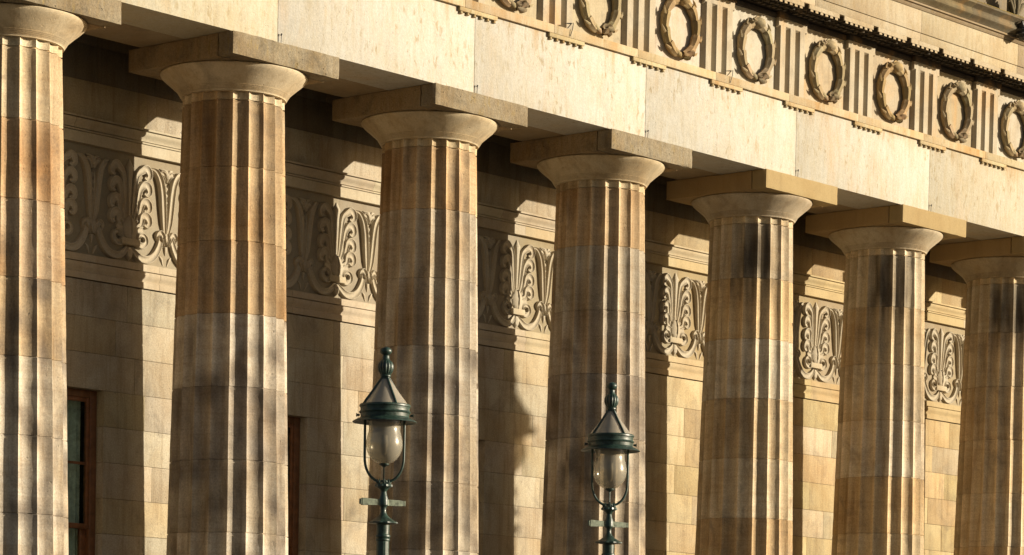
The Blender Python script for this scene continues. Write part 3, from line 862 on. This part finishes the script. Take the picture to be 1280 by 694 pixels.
# ------------------------------------------------------------------ street lamps (metres, brim at z=0)
def lamp(label, loc, ang):
    t = thing('street_lamp', label, 'street lamp', (loc[0], loc[1], GZ), 'green street lamps')
    H0 = (loc[2]-GZ)*K
    def lb(mb, name, mat, parent=None, **kw):
        mb.v = [(x, y, z+H0) for x, y, z in mb.v]
        return mb.build(name, mat, parent or t, scale=1, **kw)
    # finial
    mb = MB()
    pr = [(.001, .622)]
    for k in range(1, 9): a = PI*k/9; pr.append((.052*math.sin(a), .585+.037*math.cos(a)))
    pr += [(.030, .545), (.030, .520), (.036, .512), (.040, .505)]
    mb.lathe(pr, 32)
    pr2 = [(.036, .507), (.052, .495), (.063, .470), (.065, .445), (.058, .415), (.045, .392), (.040, .385), (.046, .380), (.046, .372), (.036, .366), (.036, .350)]
    mb.lathe(pr2, 64, rfun=lambda r, z, k, a: r*(1+.05*math.cos(k*PI/2)) if z > .385 else r)
    lb(mb, 'finial', M_green, smooth=50)
    # cone glass and its ribs
    mb = MB(); mb.lathe([(.034, .352), (.060, .318), (.120, .236), (.178, .160), (.2020, .128)], 48)
    lb(mb, 'cone_glass', M_cone, smooth=60)
    for k in range(4):
        a = ang+PI/4*0+R(30)+k*PI/2
        mb = MB(); pts = []
        for r, z in ((.034, .360), (.062, .322), (.120, .243), (.180, .166), (.206, .128)):
            pts.append((r*math.cos(a), r*math.sin(a), z))
        mb.tube(pts, .0105, 10); lb(mb, 'rib', M_green, smooth=60)
    # collar ring and brim
    mb = MB()
    mb.lathe([(.190, .134), (.212, .136), (.219, .128), (.219, .117), (.211, .112), (.208, .095), (.209, .080), (.216, .078), (.221, .070), (.216, .061), (.209, .058), (.207, .030), (.212, .022), (.236, .012), (.262, -.002), (.274, -.010), (.276, -.015), (.270, -.017), (.230, -.002), (.180, .002), (.150, .004)], 72)
    hd = lb(mb, 'hood', M_green, smooth=35)
    for sx in (-1, 1):
        a = ang+(0 if sx > 0 else PI)
        mb = MB(); mb.tube([(math.cos(a)*.214, math.sin(a)*.214, .045), (math.cos(a)*.236, math.sin(a)*.236, .045)], .010, 8); mb.tube([(math.cos(a)*.236, math.sin(a)*.236, .045), (math.cos(a)*.244, math.sin(a)*.244, .045)], .016, 8)
        lb(mb, 'bolt', M_green, hd, smooth=40)
    # globe
    mb = MB()
    pr = [(.142, .000), (.139, -.030), (.134, -.060), (.136, -.090), (.146, -.130), (.155, -.175), (.157, -.210), (.150, -.250), (.134, -.290), (.108, -.325), (.075, -.350), (.040, -.364), (.012, -.368)]
    mb.lathe(pr, 56); lb(mb, 'globe', M_globe, smooth=80)
    mb = MB(); mb.lathe([(.001, -.355), (.042, -.362), (.046, -.372), (.022, -.384), (.008, -.392), (.008, -.50), (.001, -.50)], 20); lb(mb, 'gas_pipe', M_green, smooth=40)
    mb = MB(); mb.lathe([(.012, -.12), (.030, -.125), (.034, -.20), (.026, -.27), (.012, -.30)], 20, col=(5, 4.6, 4)); lb(mb, 'burner', M_bronze, smooth=60)
    # U shaped cradle
    ca, sa = math.cos(ang), math.sin(ang)
    pts = []
    for s in [x/2 for x in range(-16, 17)]:
        f = s/8
        if abs(f) > .62:
            z = -.30+(abs(f)-.62)/.38*.305; r = .166+.004*(abs(f)-.62)
        else:
            th = f/.62*PI/2; r = abs(math.sin(th))*.166; z = -.30-.222*math.cos(th)**.85
        r = math.copysign(r, f); pts.append((r*ca, r*sa, z))
    mb = MB(); mb.tube(pts, .0115, 10); lb(mb, 'cradle', M_green, smooth=60)
    # crown piece, baluster, skirt, post
    mb = MB()
    mb.lathe([(.020, -.500), (.034, -.505), (.040, -.520), (.072, -.540), (.074, -.556), (.052, -.566), (.034, -.580), (.024, -.600), (.030, -.630), (.040, -.655), (.040, -.712), (.030, -.722), (.024, -.735), (.024, -.770), (.034, -.795), (.060, -.820), (.092, -.842), (.122, -.858), (.124, -.866), (.090, -.872), (.056, -.874), (.054, -.960), (.062, -.966), (.064, -.980), (.056, -.992), (.062, -1.000), (.062, -1.012), (.054, -1.020)], 48,
             rfun=lambda r, z, k, a: r*(1+.045*math.cos(k*PI/2.)) if (-.57 < z < -.53 or -.868 < z < -.83) else r)
    for k in range(8):
        a = k*PI/4; mb.tube([(.052*math.cos(a), .052*math.sin(a), -.535), (.060*math.cos(a), .060*math.sin(a), -.512), (.050*math.cos(a), .050*math.sin(a), -.492)], [.010, .008, .003], 6)
    lb(mb, 'lamp_neck', M_green, smooth=35)
    zb = -H0
    mb = MB()
    mb.lathe([(.054, -1.020), (.056, -1.4), (.060, -2.2), (.070, -2.6), (.095, -2.62), (.098, -2.70), (.075, -2.74), (.080, zb+.9), (.12, zb+.86), (.13, zb+.75), (.105, zb+.70), (.12, zb+.35), (.17, zb+.28), (.18, zb+.05), (.22, zb+.04), (.22, zb+.0)], 64,
             rfun=lambda r, z, k, a: r*(1-.05*abs(math.sin(a*8)) ** .6) if z < -1.03 and z > zb+.9 else r)
    lb(mb, 'post', M_green, smooth=40)
    # ladder bar
    a = R(-22)
    bx = Vector((math.cos(a), math.sin(a), 0)); by = Vector((-math.sin(a), math.cos(a), 0))
    mb = MB(); vs = []; secs = [(-.235, .012, .016), (-.225, .018, .030), (-.20, .018, .030), (-.05, .014, .024), (-.04, .020, .026), (.04, .020, .026), (.05, .014, .026), (.18, .014, .024), (.215, .012, .018)]
    for s, hy, hz in secs:
        for dy, dz in ((-1, -1), (1, -1), (1, 1), (-1, 1)):
            p = bx*s+by*dy*hy; vs.append((p.x*.9, p.y*.9, -.690+dz*hz))
    fs = [(i*4+j, i*4+(j+1) % 4, (i+1)*4+(j+1) % 4, (i+1)*4+j) for i in range(len(secs)-1) for j in range(4)]
    fs += [(3, 2, 1, 0), tuple(len(secs)*4-4+j for j in range(4))]
    mb.add(vs, fs)
    for e in (-.212, .194):
        p = bx*e; mb.tube([(p.x, p.y, -.712), (p.x, p.y, -.668)], .014, 8)
    lb(mb, 'ladder_bar', M_bar, smooth=30)
    return t
lamp('larger, nearer green street lamp with clear glass globe, in front of the third column', (-.0042, -1.6564, -1.3409), R(-50))
lamp('smaller green street lamp with clear glass globe, in front of the fourth column', (1.0571, -1.6272, -1.3333), R(-44))

lamp('added taller green street lamp, unseen past the right edge, casting a hood shadow', (5.845, -3.0, GZ+(-.045-GZ)/1.35), R(-40)).scale = (1.35, 1.35, 1.35)  # unseen lamp added and scaled to throw its hood shadow on the wall

# ------------------------------------------------------------------ light
EL, AZ = 12.3, 41.0
sd = Vector((math.sin(R(AZ))*math.cos(R(EL)), -math.cos(R(AZ))*math.cos(R(EL)), math.sin(R(EL))))
sun = bpy.data.lights.new('sun', 'SUN'); sun.energy = 5.0; sun.angle = R(.5); sun.color = (1.0, .885, .70)
so = bpy.data.objects.new('sun', sun); C.objects.link(so); so.rotation_euler = sd.to_track_quat('Z', 'Y').to_euler()
so.location = (0, -20, 20)
w = bpy.data.worlds.new('World'); sc.world = w; w.use_nodes = True
n = w.node_tree.nodes; bg = n['Background']
sky = n.new('ShaderNodeTexSky'); sky.sky_type = 'NISHITA'; sky.sun_disc = False
sky.sun_elevation = R(EL); sky.sun_rotation = R(180-AZ)
sky.dust_density = 3.0; sky.ozone_density = .6
w.node_tree.links.new(sky.outputs[0], bg.inputs[0]); bg.inputs[1].default_value = .05

# ------------------------------------------------------------------ camera
cd = bpy.data.cameras.new('camera'); cam = bpy.data.objects.new('camera', cd); C.objects.link(cam)
rot = Matrix(((0.6548876107117262, 0.031139677562908474, -0.755084457406961), (-0.7554956089006135, 0.05166129830887918, -0.6531136923912498), (0.018670893609515075, 0.9981790574532802, 0.057358233877125936)))
cam.matrix_world = Matrix.Translation(Vector((-6.40917, -7.58847, -2.22322))*K) @ rot.to_4x4()
cd.sensor_fit = 'HORIZONTAL'; cd.sensor_width = 36; cd.lens = 36*2.98898
cd.shift_x = .03079; cd.shift_y = .61844; cd.clip_end = 1000
sc.camera = cam
sc.view_settings.view_transform = 'Standard'; sc.view_settings.look = 'None'
sc.view_settings.exposure = .70; sc.view_settings.gamma = 1.0
sc.render.engine = 'CYCLES'
